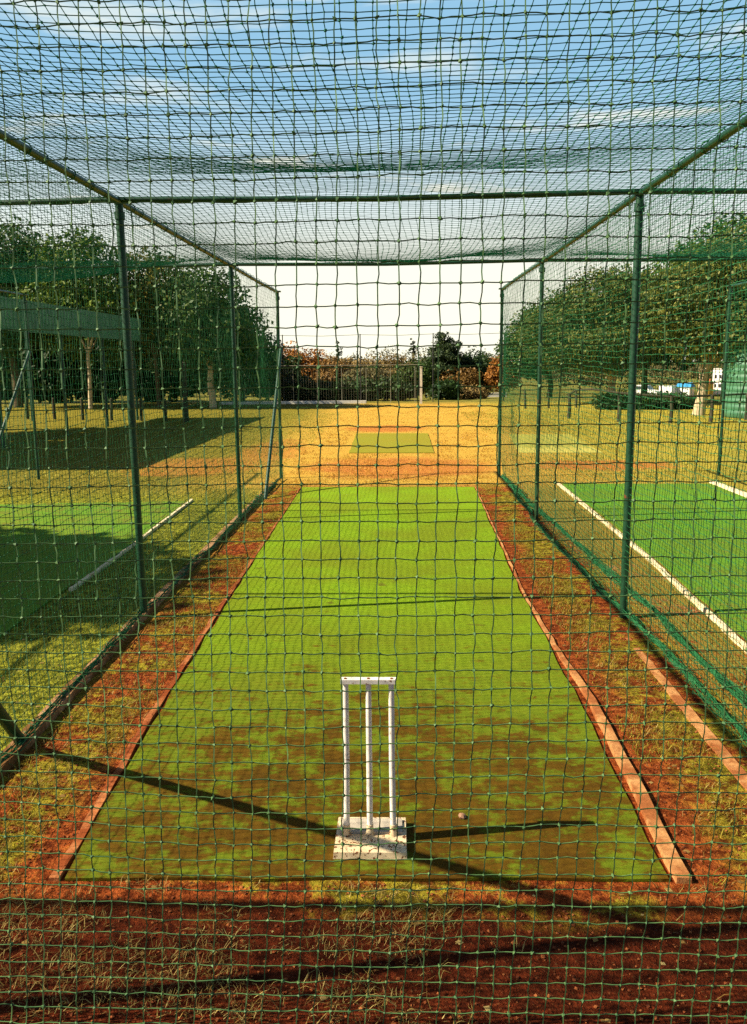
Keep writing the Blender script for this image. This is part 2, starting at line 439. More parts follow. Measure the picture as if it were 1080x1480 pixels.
def strands(mb, P, r, ns=3):
    """P: (n_lines, n_pts, 3); one ns-sided cord along axis 1 of every line"""
    n, k, _ = P.shape
    T = np.gradient(P, axis=1); T /= np.linalg.norm(T, axis=2, keepdims=True)+1e-9
    ref = np.array([.31, .52, .79]); A = np.cross(T, ref); A /= np.linalg.norm(A, axis=2, keepdims=True)+1e-9
    B = np.cross(T, A)
    rings = np.stack([P + r*(math.cos(2*math.pi*q/ns)*A + math.sin(2*math.pi*q/ns)*B) for q in range(ns)], 2)  # n,k,ns,3
    idx = np.arange(n*k*ns).reshape(n, k, ns)
    f = [np.stack([idx[:, :-1, q], idx[:, :-1, (q+1) % ns], idx[:, 1:, (q+1) % ns], idx[:, 1:, q]], -1).reshape(-1, 4) for q in range(ns)]
    mb.addn(rings.reshape(-1, 3), np.concatenate(f))

def knots(mb, P, kr):
    P = P.reshape(-1, 3); n = len(P)
    q, _ = np.linalg.qr(rng.normal(0, 1, (n, 3, 3)))
    s = kr*rng.uniform(.75, 1.25, (n, 1, 1))
    v = np.concatenate([q*s*np.array([1.0, .8, .7])[None, :, None], -q*s*np.array([1.0, .8, .7])[None, :, None]], 1) + P[:, None, :]
    F = np.array([(0, 1, 2), (1, 3, 2), (3, 4, 2), (4, 0, 2), (1, 0, 5), (3, 1, 5), (4, 3, 5), (0, 4, 5)])
    # octahedron order: 0:+a 1:+b 2:+c 3:-a 4:-b 5:-c
    mb.addn(v.reshape(-1, 3), (np.arange(n)[:, None, None]*6 + F[None]).reshape(-1, 3))

def net(name, P, r, kr, label, m=M_NET, kink=0.0, skip=None):
    """P: grid of knots (nu, nv, 3): cords along both directions and a knot at each crossing"""
    mb = MB()
    for Q in (P, P.transpose(1, 0, 2)):
        if kink:
            mid = (Q[:, :-1]+Q[:, 1:])/2 + rng.normal(0, kink, (Q.shape[0], Q.shape[1]-1, 3))
            W = np.empty((Q.shape[0], Q.shape[1]*2-1, 3)); W[:, 0::2] = Q; W[:, 1::2] = mid
        else: W = Q
        strands(mb, W, r)
    if kr: knots(mb, P if skip is None else P[skip], kr)
    o = mb.build(name, m)
    return tag(o, label, 'netting', 'green practice nets')

MESH = .05
def wall_x(x0, x1, y, lean_=0.0, sag=.02, near=False, amp=.006):
    nu = int(abs(x1-x0)/MESH); nv = int(HT/MESH)
    U, Vv = np.meshgrid(np.linspace(x0, x1, nu), np.linspace(HT-.01, .02, nv), indexing='ij')
    P = np.stack([U, np.full_like(U, y), Vv], -1)
    low = np.clip((1.1-Vv)/1.1, 0, 1)
    edge_ = np.sin(np.pi*(U-x0)/(x1-x0))
    top = np.sin(np.pi*np.clip((HT-Vv)/HT, 0, 1))
    P[..., 0] += smooth_noise(nu, nv, 14, amp)*edge_ - lean_*low**1.5*edge_
    P[..., 1] += smooth_noise(nu, nv, 18, .03)*edge_*top
    P[..., 2] -= sag*edge_*top; P[..., 2] += smooth_noise(nu, nv, 20, amp*.8)*edge_*top
    P[..., 0] += rng.normal(0, .0018, U.shape); P[..., 2] += rng.normal(0, .0014, U.shape); P[..., 1] += rng.normal(0, .003, U.shape)
    P[..., 2] = np.maximum(P[..., 2], .006)
    return P
net('practice_net', wall_x(XW[1], XW[2], 2.2, .06), .0019, .0068, 'large square mesh green net hanging nearest, behind the white stumps', M_NETNEAR, .0014)
net('practice_net', wall_x(XW[0], XW[1], 2.2), .0019, 0, 'end net closing the near end of the left bay', M_NETNEAR)
net('practice_net', wall_x(XW[2], XW[3], 2.2), .0019, 0, 'end net closing the near end of the right bay', M_NETNEAR)

def wall_y(x, y0, y1, bulge, knot_y):
    nu = int((y1-y0)/MESH); nv = int((HT+.1)/MESH)
    U, Vv = np.meshgrid(np.linspace(y0, y1, nu), np.linspace(HT-.01, .0, nv), indexing='ij')
    P = np.stack([np.full_like(U, x), U, Vv], -1)
    top = np.sin(np.pi*np.clip((HT-Vv)/HT, 0, 1)); low = np.clip((.7-Vv)/.7, 0, 1)
    P[..., 0] += smooth_noise(nu, nv, 24, .03)*top + bulge*low**2*(1+smooth_noise(nu, nv, 20, .35))
    P[..., 1] += smooth_noise(nu, nv, 16, .02)
    P[..., 2] += smooth_noise(nu, nv, 20, .015)*top
    P += rng.normal(0, .003, P.shape)
    P[..., 2] = np.maximum(P[..., 2], .008)
    return P
def side_net(x, bulge, label, folds=(), rc=.0014):
    P = wall_y(x, 2.25, 14.75, bulge, 9)
    mb = MB()
    strands(mb, P, rc); strands(mb, P.transpose(1, 0, 2), rc)
    knots(mb, P[:170], .0055)
    for fx_, amp, n, spread, z0 in folds:     # spare netting gathered in long folds at the foot of the wall
        yy = np.arange(2.4, 14.7, .06); k = len(yy)
        cx = np.interp(yy, [2.4, 4.3, 5.6, 7.4, 9.9, 11, 14.7], fx_)
        wob = smooth_noise(n, k, 10, spread); wz = np.abs(smooth_noise(n, k, 8, spread*.7))
        Q = np.stack([cx[None]+wob+rng.normal(0, .004, (n, k)), np.repeat(yy[None], n, 0)+rng.normal(0, .01, (n, k)), z0+wz+rng.uniform(0, .03, (n, 1))], -1)
        strands(mb, Q, .0028)
        # cross cords of the gathered mesh
        a = Q[rng.integers(0, n, 900), rng.integers(0, k-1, 900)]
        b = a + rng.normal(0, 1, a.shape)*np.array([spread*1.3, .05, spread*.5]); b[:, 2] = np.abs(b[:, 2]-.01)+.01
        strands(mb, np.stack([a, b], 1), .0024)
    a = np.linspace(0, 2*np.pi, 9); yy = np.arange(2.4, 14.7, .31)+rng.uniform(-.08, .08, len(np.arange(2.4, 14.7, .31)))
    q = np.stack([np.repeat((x+.034*np.cos(a))[None], len(yy), 0), yy[:, None]+.02*np.sin(a*.5)[None]*rng.choice([-1, 1], (len(yy), 1)), np.repeat((HT-.004+.034*np.sin(a))[None], len(yy), 0)], -1)
    strands(mb, q, .0045)     # lashings tying the wall to its rail
    return tag(mb.build('practice_net', M_NET), label, 'netting', 'green practice nets')
side_net(XW[0], .02, 'side net wall on the outer edge of the left bay')
side_net(XW[1], .04, 'side net wall between the left bay and the middle pitch', [((-1.99, -2.0, -2.03, -2.04, -2.05, -2.05, -2.05), 0, 9, .022, .03)])
side_net(XW[2], .05, 'side net wall between the middle pitch and emerald right bay, folds on the ground',
         [((1.84, 1.83, 1.81, 1.72, 1.66, 1.70, 1.78), 0, 16, .026, .015), ((2.04, 2.02, 1.99, 1.98, 1.90, 1.84, 1.80), 0, 18, .026, .015)], .0017)
side_net(XW[3], .02, 'side net wall on the outer edge of the right bay')

def roof(x0, x1, sags, label):
    nu = int((x1-x0)/MESH); segs = []
    nv = int(8.52/MESH)
    yv = np.linspace(2.2, 10.72, nv)
    U, Yv = np.meshgrid(np.linspace(x0, x1, nu), yv, indexing='ij')
    across = 1-np.abs(2*(U-x0)/(x1-x0)-1)**2.6
    s1 = np.clip((Yv-2.2)/(5.78-2.2), 0, 1); s2 = np.clip((Yv-6.49)/(10.45-6.49), 0, 1)
    sag = sags[0]*np.sin(np.pi*s1)*(Yv < 5.78) + sags[1]*np.sin(np.pi*s2)*(Yv > 6.49)
    ripple = .02*np.sin(U*5+1.3)*np.sin(np.pi*s1)
    Zv = HT+.03 - sag*across + smooth_noise(nu, nv, 16, .012)*across
    P = np.stack([U, Yv, Zv], -1)
    # cords bunch and wander sideways where the net is slack
    P[..., 0] += smooth_noise(nu, nv, 20, .03)*across + .05*np.sin(np.pi*s2*2)*across*np.sin(U*3)
    P[..., 1] += smooth_noise(nu, nv, 18, .02)*across
    P += rng.normal(0, .0014, P.shape)
    return net('practice_net', P, .0018, .0062, label, M_NETROOF)
roof(XW[0], XW[1], (.22, .40), 'slack roof net spread over the left bay')
roof(XW[1], XW[2], (.205, .20), 'sagging roof net overhead between the two long side rails of the middle bay')
roof(XW[2], XW[3], (.20, .23), 'slack roof net spread over the right bay')

# ------------------------------------------------------------------ stumps
st = empty('cricket_stumps', (-.125, 3.27, .014))
tag(st, 'three white metal stumps with a top bar on a rusty white base', 'stumps')
mb = MB()
mb.add([(-.150, -.125, 0), (.150, -.125, 0), (.150, .145, 0), (-.150, .145, 0), (-.148, -.120, .027), (.148, -.120, .027), (.146, .145, .031), (-.146, .145, .031)],
       [(0, 3, 2, 1), (4, 5, 6, 7), (0, 1, 5, 4), (1, 2, 6, 5), (2, 3, 7, 6), (3, 0, 4, 7)])
bs = mb.build('base', M_BASE, st)
mb = MB(); mb.box((0, .068, .0345), (.262, .108, .009)); mb.build('spring_plate', simple('grey_paint', (.42, .36, .28), .7), bs)
for dx in (-.098, -.004, .09):
    mb = MB(); mb.tube([(dx*1.04, .012, .026), (dx, .012, .36), (dx*.99, .012, .700)], [.0125, .0125, .0115], 16); s_ = mb.build('stump', M_WHITE, st, 'auto')
    mb = MB(); mb.lathe([(.018, 0), (.018, .012), (.0145, .02), (.0145, .05)], (dx*1.04, .012, .026), 16); mb.build('spring_sleeve', M_BASE, s_, 'auto')
mb = MB(); mb.box((-.004, .012, .709), (.226, .034, .018)); bar = mb.build('bail_bar', M_WHITE, st)
for dx in (-.098, -.004, .09):
    mb = MB(); mb.lathe([(.0005, 0), (.006, 0), (.006, .003), (.0005, .003)], (dx, .010, .7182), 10); mb.build('bolt', M_RUST, bar)
mb = MB(); mb.lathe([(.002, .0), (.016, .004), (.019, .012), (.010, .020), (.002, .022)], (0, 0, 0), 7)
o = mb.build('stone', simple('stone', (.32, .17, .09))); o.location = (.27, 3.47, .013); o.rotation_euler = (.2, .1, .5)
tag(o, 'tiny brown stone on the pitch just right of the stumps', 'stone')

# ------------------------------------------------------------------ grass cover (nobody could count it)
def vnoise(x, y, sc, seed):
    r_ = np.random.default_rng(seed).random((128, 128))
    u, v = x/sc % 128, y/sc % 128
    i, j = u.astype(int), v.astype(int); fu, fv = u-i, v-j
    fu = fu*fu*(3-2*fu); fv = fv*fv*(3-2*fv)
    i1, j1 = (i+1) % 128, (j+1) % 128
    return (r_[i, j]*(1-fu)+r_[i1, j]*fu)*(1-fv)+(r_[i, j1]*(1-fu)+r_[i1, j1]*fu)*fv
def grass(regions, m, hgt, wid, seed, flat=.6):
    mb = MB(); rg = np.random.default_rng(seed)
    for (x0, x1, y0, y1, dens, thr) in regions:
        n = int((x1-x0)*(y1-y0)*dens)
        x = rg.uniform(x0, x1, n); y = rg.uniform(y0, y1, n)
        k = (.6*vnoise(x, y, .35, seed+1)+.4*vnoise(x, y, .12, seed+2)) > thr + rg.uniform(-.1, .1, n)
        x, y = x[k], y[k]; n = len(x)
        a = rg.uniform(0, 2*np.pi, n); h_ = hgt*rg.uniform(.5, 1.4, n); l_ = flat*h_*rg.uniform(.3, 2.2, n); w_ = wid*rg.uniform(.6, 1.4, n)
        b = a + rg.normal(0, .6, n)
        dx, dy = np.cos(a), np.sin(a)
        p0 = np.stack([x-dy*w_, y+dx*w_, np.zeros(n)+.001], 1); p1 = np.stack([x+dy*w_, y-dx*w_, np.zeros(n)+.001], 1)
        mx, my = x+dx*l_*.4, y+dy*l_*.4
        p2 = np.stack([mx+dy*w_*.7, my-dx*w_*.7, h_*.65], 1); p3 = np.stack([mx-dy*w_*.7, my+dx*w_*.7, h_*.65], 1)
        p4 = np.stack([mx+np.cos(b)*l_*.6, my+np.sin(b)*l_*.6, h_*rg.uniform(.55, 1.1, n)], 1)
        v = np.stack([p0, p1, p2, p3, p4], 1).reshape(-1, 3); i = np.arange(n)[:, None]*5
        # keep quads and tips in one island per blade
        base = mb.n; mb.v.append(v); mb.n += len(v)
        mb.f[4].append(i+np.array([[0, 1, 2, 3]])+base); mb.f[3].append(i+np.array([[3, 2, 4]])+base)
    return mb.build('grass', m)
tag(grass([(1.2, 1.62, 3.0, 14, 4200, .50), (-1.93, -1.50, 3.0, 14, 3600, .50), (1.78, 2.4, 3.2, 13, 1600, .5)], M_G_YEL, .028, .0016, 21, .8), kind='stuff')
tag(grass([(-1.9, .2, 2.25, 3.0, 4200, .55), (.2, 1.7, 2.25, 3.0, 2600, .62), (1.2, 1.62, 3, 8, 900, .55), (-1.93, -1.45, 3, 8, 1200, .52)], M_G_STRAW, .024, .0013, 31, 1.3), kind='stuff')
tag(grass([(-2.95, -2.14, 3.0, 13.5, 3000, .42)], M_G_OLIVE, .03, .0018, 41, .8), kind='stuff')
tag(grass([(-2.2, 2.4, 13.7, 18.6, 420, .50), (-2.2, -1.3, 18.6, 24, 420, .5), (.9, 2.4, 18.6, 24, 420, .5), (-2.2, 5, 24, 40, 150, .5)], M_G_GOLD, .035, .005, 51, .8), kind='stuff')
tag(grass([(-11, -2.2, 12.5, 34, 200, .45), (2.4, 13, 14.2, 18.3, 200, .45), (4.7, 13, 18.3, 34, 200, .45), (2.4, 4.7, 23.5, 34, 200, .45)], M_G_OLIVE, .04, .006, 61, .8), kind='stuff')

def scatter(name, m, regions, size, seed, flat):
    mb = MB(); rg = np.random.default_rng(seed)
    for x0, x1, y0, y1, n in regions:
        x = rg.uniform(x0, x1, n); y = rg.uniform(y0, y1, n); sc_ = size*rg.uniform(.3, 1, n)**2+.002
        q, _ = np.linalg.qr(rg.normal(0, 1, (n, 3, 3))); q[:, :, 2] *= flat
        v = np.concatenate([q, -q*.9], 1)*sc_[:, None, None]
        v += np.stack([x, y, sc_*flat*.3+.001], 1)[:, None, :]
        F_ = np.array([(0, 1, 2), (1, 3, 2), (3, 4, 2), (4, 0, 2), (1, 0, 5), (3, 1, 5), (4, 3, 5), (0, 4, 5)])
        mb.addn(v.reshape(-1, 3), (np.arange(n)[:, None, None]*6+F_[None]).reshape(-1, 3))
    return tag(mb.build(name, m), kind='stuff')
scatter('soil_crumbs', leafmat('clod', [(.06, .014, .004), (.20, .05, .012), (.34, .11, .03)], 0, .95), [(-1.95, 1.75, 2.25, 3.0, 1500), (1.15, 1.75, 3, 9, 2200), (-1.95, -1.4, 3, 9, 1800), (1.9, 2.35, 3.5, 9, 700)], .008, 91, .6)
scatter('fallen_leaves', leafmat('dry_leaf', [(.10, .05, .012), (.30, .17, .04), (.46, .34, .12)], .2, .8), [(-1.95, 1.75, 2.25, 3.05, 60), (1.15, 2.4, 3, 13, 420), (-2.9, -1.4, 3, 13, 420), (-1.4, 1.1, 3, 13, 90), (-4, 4, 13.7, 24, 500)], .018, 93, .12)
# ------------------------------------------------------------------ trees
def crown_mb(lobes, clumps, per, leaf, seed, shell=.62, csize=.42):
    rg = np.random.default_rng(seed); mb = MB(); tot = sum(l[3]*l[4]+l[4]*l[5] for l in lobes)
    for (cx, cy, cz, rx, ry, rz) in lobes:
        nc = max(4, int(clumps*(rx*ry+ry*rz)/tot))
        d = rg.normal(0, 1, (nc, 3)); d /= np.linalg.norm(d, axis=1, keepdims=True)
        rr = shell+(1.02-shell)*rg.random((nc, 1))**.6
        c = d*rr*np.array([rx, ry, rz]) + np.array([cx, cy, cz])
        cs = csize*rg.uniform(.55, 1.35, (nc, 1, 1))
        off = rg.normal(0, 1, (nc, per, 3)); off *= np.minimum(1, 1.5/np.linalg.norm(off, axis=2, keepdims=True))
        p = (c[:, None]+off*cs*np.array([1, 1, .72])).reshape(-1, 3); n = len(p)
        nrm = rg.normal(0, .8, (n, 3)) + np.repeat(d, per, 0)*.8 + np.array([0, 0, .45])
        nrm /= np.linalg.norm(nrm, axis=1, keepdims=True)
        t = np.cross(nrm, rg.normal(0, 1, (n, 3))); t /= np.linalg.norm(t, axis=1, keepdims=True); b = np.cross(nrm, t)
        s = leaf*rg.uniform(.6, 1.35, (n, 1))
        v = np.stack([p-t*s, p+b*s*.55, p+t*s, p-b*s*.55], 1).reshape(-1, 3)
        mb.addn(v, np.arange(n*4).reshape(n, 4))
    return mb
def trunk_mb(h, r, lobes, seed, fork=None, n=9):
    rg = random.Random(seed); mb = MB()
    pts = [(0, 0, -.15)]; rad = [r*1.2]
    fk = fork or h*.55
    k = 5; x = y = 0
    for i in range(1, k+1):
        x += rg.uniform(-.07, .07)*r*5; y += rg.uniform(-.05, .05)*r*5
        pts.append((x, y, fk*i/k)); rad.append(r*(1.1-.3*i/k))
    mb.tube(pts, rad, n)
    for (cx, cy, cz, rx, ry, rz) in lobes:
        q = [(x, y, fk-.1), (x+(cx-x)*.35+rg.uniform(-.15, .15), y+(cy-y)*.35, fk+(cz-fk)*.45), (cx, cy, cz+.1*rz)]
        mb.tube(q, [r*.62, r*.42, r*.12], 7)
        for _ in range(2):
            e = (cx+rg.uniform(-.7, .7)*rx, cy+rg.uniform(-.7, .7)*ry, cz+rg.uniform(-.1, .6)*rz)
            mb.tube([q[1], ((q[1][0]+e[0])/2, (q[1][1]+e[1])/2, (q[1][2]+e[2])/2+.1), e], [r*.32, r*.22, r*.06], 6)
    return mb
def tree(name, x, y, lobes, m, label, r=.16, bark=None, clumps=170, per=55, leaf=.10, seed=1, fork=None, shell=.62, csize=.42, cat='tree', group=None, z=None):
    t = empty(name, (x, y, gz(y) if z is None else z))
    tag(t, label, cat, group)
    trunk_mb(max(l[2] for l in lobes), r, lobes, seed, fork).build('trunk', bark or M_BARK, t, 'auto')
    crown_mb(lobes, clumps, per, leaf, seed+100, shell, csize).build('crown', m, t)
    return t
LG = 'trees along the left side'
tree('broadleaf_tree', -18.2, 40.5, [(-.6, 0, 6.2, 3.0, 2.6, 2.5), (1.6, .3, 5.2, 2.0, 2.0, 1.8), (0, -.4, 4.2, 2.6, 2.2, 1.5)], M_LF_MID, 'tallest dark green tree at the left edge above the shed', .2, None, 330, 60, .11, 3, 2.4, group=LG)
tree('broadleaf_tree', -13.9, 38.2, [(0, 0, 5.9, 1.8, 1.8, 1.6), (-1.2, .2, 4.8, 1.6, 1.6, 1.4), (1.2, -.3, 4.9, 1.5, 1.5, 1.4), (0, 1.5, 3.2, 2.2, 1.2, 1.1)], M_LF_LIME, 'rounded lime green tree lit by sun behind the shed roof', .09, M_BARKPALE, 260, 60, .10, 5, 2.6, group=LG)
tree('broadleaf_tree', -11.0, 39.0, [(0, 0, 5.5, 1.7, 1.6, 1.5), (1.0, 0, 4.6, 1.6, 1.5, 1.4), (-.9, 0, 4.3, 1.4, 1.4, 1.3), (0, 1.5, 2.9, 2.2, 1.2, 1.2)], M_LF_GOLD, 'yellowing tree with golden clumps just right of the lime green tree', .10, M_BARK, 250, 60, .10, 7, 2.4, group=LG)
tree('broadleaf_tree', -8.3, 38.0, [(-.2, 0, 4.6, 1.6, 1.6, 1.5), (.8, 0, 3.3, 1.4, 1.4, 1.2), (-.8, 0, 3.4, 1.6, 1.5, 1.3), (0, 1.2, 2.2, 2.0, 1.2, 1.1)], M_LF_MID, 'dark green tree behind the second left post of the middle bay', .15, M_BARKPALE, 260, 60, .10, 9, 1.9, group=LG)
tree('broadleaf_tree', -8.0, 43.5, [(-.5, 0, 3.1, 1.5, 1.6, 1.6), (.6, 0, 2.0, 1.4, 1.5, 1.25)], M_LF_DARK, 'lowest dark tree ending the left row beside the open sky', .15, None, 200, 60, .10, 13, 1.5, group=LG)
tree('broadleaf_tree', -22.5, 47.0, [(0, 0, 6.8, 3.0, 2.6, 2.3), (1.8, 0, 5.0, 2.2, 2.2, 2.0)], M_LF_DARK, 'dark tree far behind the left end of the shed', .2, None, 240, 60, .12, 15, 2.8, group=LG)
# trees standing off to the left, whose shade falls across the left bay
tree('broadleaf_tree', -11.1, 6.2, [(0, 0, 5.0, 1.9, 1.5, 1.5), (-.6, .9, 5.2, 1.6, 1.3, 1.3), (.4, -.7, 4.6, 1.5, 1.2, 1.2)], M_LF_MID, 'leafy tree outside the left bay casting shade on its pitch', .16, None, 560, 90, .15, 17, 2.6, group=LG)
tree('broadleaf_tree', -17.0, 21.0, [(0, 0, 6.6, 2.6, 2.6, 2.2), (1.0, 2.6, 6.4, 2.2, 2.2, 2.0), (0, -2.5, 6.0, 2.2, 2.2, 1.9)], M_LF_MID, 'broad shade tree standing beyond the outer side of the shed', .22, None, 420, 60, .14, 19, 3.2, group=LG)
RG = 'trees along the right side'
tree('broadleaf_tree', 10.75, 31.0, [(1.9, 0, 4.4, 2.5, 2.4, 2.0), (-.1, -.2, 3.7, 1.9, 1.8, 1.6), (3.8, .2, 4.4, 2.3, 2.2, 2.1), (1.7, -.6, 3.0, 2.4, 2.0, 1.1)], M_LF_OLIVE, 'big olive tree with a thick pale trunk beside the green tank', .2, M_BARKPALE, 760, 80, .075, 23, 1.6, group=RG)
tree('broadleaf_tree', 9.7, 39.5, [(-.2, 0, 4.2, 2.3, 2.1, 1.7), (-2.2, .2, 3.3, 1.9, 1.8, 1.5), (1.6, 0, 4.1, 2.0, 2.0, 1.6), (-.5, -.5, 2.6, 2.6, 2.0, 1.2)], M_LF_OLIVE, 'wide olive tree with a forked pale trunk left of the thick right post', .19, M_BARKPALE, 900, 80, .07, 27, 1.1, group=RG)
tree('broadleaf_tree', 8.3, 47.5, [(0, 0, 3.5, 1.9, 1.8, 1.5), (-1.0, 0, 2.5, 1.6, 1.6, 1.3)], M_LF_MID, 'small rounded green tree at the left end of the right row', .15, None, 260, 60, .10, 29, 1.2, group=RG)
tree('broadleaf_tree', 17.6, 45.0, [(0, 0, 7.0, 2.9, 2.6, 2.0), (-2.6, 0, 5.8, 2.2, 2.2, 1.7), (2.4, 0, 6.4, 2.6, 2.4, 2.2), (0, 0, 4.2, 3.2, 2.6, 2.0)], M_LF_LIME, 'tall bright green tree rising behind the olive tree at the right edge', .24, None, 460, 60, .12, 33, 3.0, group=RG)
tree('broadleaf_tree', 13.6, 48.0, [(0, 0, 4.6, 2.6, 2.3, 1.9), (-1.6, 0, 3.2, 2.2, 2.0, 1.6), (1.8, 0, 3.2, 2.0, 2.0, 1.6)], M_LF_DARK, 'dark tree in shade between the two olive trees', .18, None, 300, 60, .11, 35, 1.6, group=RG)

def bush(name, x, y, lobes, m, label, clumps=90, per=50, leaf=.09, seed=1, group=None, csize=.35, cat='bush', z=None):
    t = tree(name, x, y, lobes, m, label, .07, None, clumps, per, leaf, seed, .35, .45, csize, cat, group, z)
    return t
BG = 'trees and bushes beyond the far fence'
def lob(w, h, seed, n=4):
    r_ = random.Random(seed); o = []
    for k in range(n):
        o.append((r_.uniform(-.5, .5)*w, r_.uniform(-.3, .3)*w*.6, h*r_.uniform(.38, .68), w*r_.uniform(.35, .52), w*.4, h*r_.uniform(.28, .36)))
    return o
far = [  # name, x, y, width, top z above world zero, material, label
 ('autumn_tree', -5.9, 52, 2.0, 3.1, M_LF_ORANGE, 'orange brown autumn tree beside the left end post of the cage'),
 ('autumn_tree', -3.75, 50.5, 1.7, 2.35, M_LF_RUST, 'low rusty brown bush-like tree behind the mesh fence'),
 ('autumn_tree', 3.6, 53, 1.3, 1.55, M_LF_RUST, 'small rusty brown tree at the foot of the tall conifer'),
 ('autumn_tree', 6.45, 53, 1.1, 2.35, M_LF_ORANGE, 'bright orange tree beside the right end post of the cage'),
 ('brown_tree', -1.5, 60, 3.4, 2.75, M_LF_BROWN, 'wide brown leafless-looking tree in the middle of the far row'),
 ('brown_tree', -4.2, 63, 3.0, 2.75, M_LF_BROWN, 'wide pale brown tree behind the low rusty one'),
 ('brown_tree', -.2, 50, 1.5, 1.3, M_LF_BROWN, 'short tan bush behind the white fence post'),
 ('dark_tree', .95, 49.5, 1.5, 2.1, M_LF_MID, 'dark green rounded bush close to the white fence post'),
 ('dark_tree', -2.2, 50, 2.2, 1.75, M_LF_FAR, 'dull green bush in the middle of the mesh fence'),
 ('dark_tree', 4.75, 55, 1.8, 2.45, M_LF_DARK, 'dark bushy tree immediately right of the tall conifer'),
 ('dark_tree', 5.9, 62, 1.8, 3.15, M_LF_DARK, 'blue green round tree behind the bright orange tree'),
 ('dark_tree', 2.0, 62, 2.0, 2.55, M_LF_FAR, 'dull green tree left of the tall conifer'),
 ('dark_tree', -8.0, 56, 2.6, 2.4, M_LF_DARK, 'dark tree behind the left end post and brace'),
]
for i, (nm, x, y, w, top, m, lb) in enumerate(far):
    h = top-gz(y)
    tree(nm, x, y, lob(w, h, 50+i), m, lb, .09, None, 150, 46, .085, 60+i, h*.3, .45, .30, group=BG)
def conifer(name, x, y, top, w, m, label, seed, n=90, per=45, leaf=.075):
    z0 = gz(y); h = top-z0; rg = np.random.default_rng(seed)
    t = empty(name, (x, y, z0)); tag(t, label, 'conifer', BG)
    mb = MB(); mb.tube([(0, 0, -.1), (.02, 0, h*.5), (0, 0, h*.96)], [.12, .08, .015], 8); mb.build('trunk', M_BARK, t)
    lobes = []
    k = 9
    for i in range(k):
        f = i/(k-1); rr = w*.5*(math.sin(math.pi*(.2+.72*f))**.8)+.04
        lobes.append((rg.uniform(-.12, .12)*w, rg.uniform(-.1, .1)*w, h*(.18+.77*f), rr, rr, h*.085))
    crown_mb(lobes, n, per, leaf, seed, .4, .2 if w > .8 else .09).build('crown', m, t)
conifer('conifer_tree', 2.85, 54, 3.52, 2.3, M_LF_PINE, 'tall broad dark conifer standing above the far tree row', 5, 420)
conifer('conifer_tree', 1.1, 66, 3.75, .55, M_LF_PINE, 'thin pointed dark spire tree left of the broad conifer', 6, 80, 40, .06)
conifer('conifer_tree', -4.9, 70, 3.6, .8, M_LF_PINE, 'slender conifer tip above the low rusty tree', 8, 80, 40, .07)
# far wood reading as one mass along the horizon
rg_ = random.Random(3); lobes = []
for k in range(120):
    xx = -75+k*1.35; lobes.append((xx, 118+rg_.uniform(-4, 4), gz(118)+rg_.uniform(2.0, 3.4), 2.2, 2.0, rg_.uniform(1.2, 2.2)))
for k in range(60):
    xx = -80+k*2.7; lobes.append((xx, 136+rg_.uniform(-4, 4), gz(136)+rg_.uniform(2.8, 4.8), 2.8, 2.4, rg_.uniform(1.6, 2.8)))
crown = crown_mb(lobes, 2600, 30, .19, 77, .5, .6)
tag(crown.build('far_wood', M_LF_FAR), kind='stuff')

# hedges behind fences
def hedge(name, x0, x1, y0, h, m, label, seed, leaf=.09, z=None, dens=34):
    n = max(2, int(abs(x1-x0)/.7)); r_ = random.Random(seed)
    lb = [(x0+(x1-x0)*(k+.5)/n, r_.uniform(-.2, .2), h*.5, .6, .5, h*.5*r_.uniform(.85, 1.1)) for k in range(n)]
    cb = crown_mb(lb, n*dens, 46, leaf, seed, .35, .24)
    o = cb.build(name, m); o.location = (0, y0, gz(y0) if z is None else z)
    return tag(o, label, 'hedge', 'hedges at the field edge')
hedge('hedge', -6.0, .4, 44.6, 1.05, M_LF_DARK, 'dark clipped hedge low behind the mesh fence', 5)
hedge('hedge', -10.6, -5.3, 46.2, 2.3, M_LF_DARK, 'tall dark green hedge behind the left side net', 7)
hedge('hedge', -30, -10.6, 45.0, 4.2, M_LF_DARK, 'long shadowy hedge behind the open shed', 9, .16, None, 60)
hedge('hedge', 2.0, 2.9, 45.2, 1.0, M_LF_DARK, 'short black-green bush right of the white fence post', 11)
hedge('hedge', 8.2, 12.0, 35.2, .48, M_LF_DARK, 'low dark hedge under the olive trees', 13)
hedge('hedge', 3.2, 4.4, 46.5, .55, M_LF_BROWN, 'low brownish scrub under the small rusty tree', 15)

# ------------------------------------------------------------------ far fence, poles, posts
fe = empty('mesh_fence', (-2.5, 42.2, 0)); tag(fe, 'thin wire mesh fence with pale rails across the far edge', 'fence')
M_GALV = simple('galvanised', (.20, .19, .13), .6, .4)
mb = MB(); mb.tube([(-7.5, 0, 1.84), (3.55, 0, 1.84)], .018, 6); mb.build('top_rail', M_GALV, fe)
for k in range(10):
    mb = MB(); mb.tube([(-7.5+k*1.2, 0, -.05), (-7.5+k*1.2, 0, 1.84)], .013, 6); mb.build('fence_post', M_GALV, fe)
P = np.stack(np.meshgrid(np.linspace(-7.5, 3.5, 90), [0.], np.linspace(.05, 1.82, 15), indexing='ij'), -1)[:, 0]
mb = MB(); strands(mb, P, .0022); strands(mb, P.transpose(1, 0, 2), .0022); mb.build('wire_mesh', M_GALV, fe)
mb = MB(); mb.box((-5.2, 41.9, .05), (7.2, .22, .16))
tag(mb.build('low_wall', simple('whitewash', (.72, .68, .58))), 'long low white wall at the foot of the mesh fence', 'wall')
mb = MB(); mb.box((1.06, 41.0, .86), (.11, .11, 1.74)); mb.box((1.06, 41.0, 1.75), (.15, .15, .05))
tag(mb.build('white_post', simple('post_white', (.66, .60, .48))), 'upright pale post at the right end of the mesh fence', 'post')
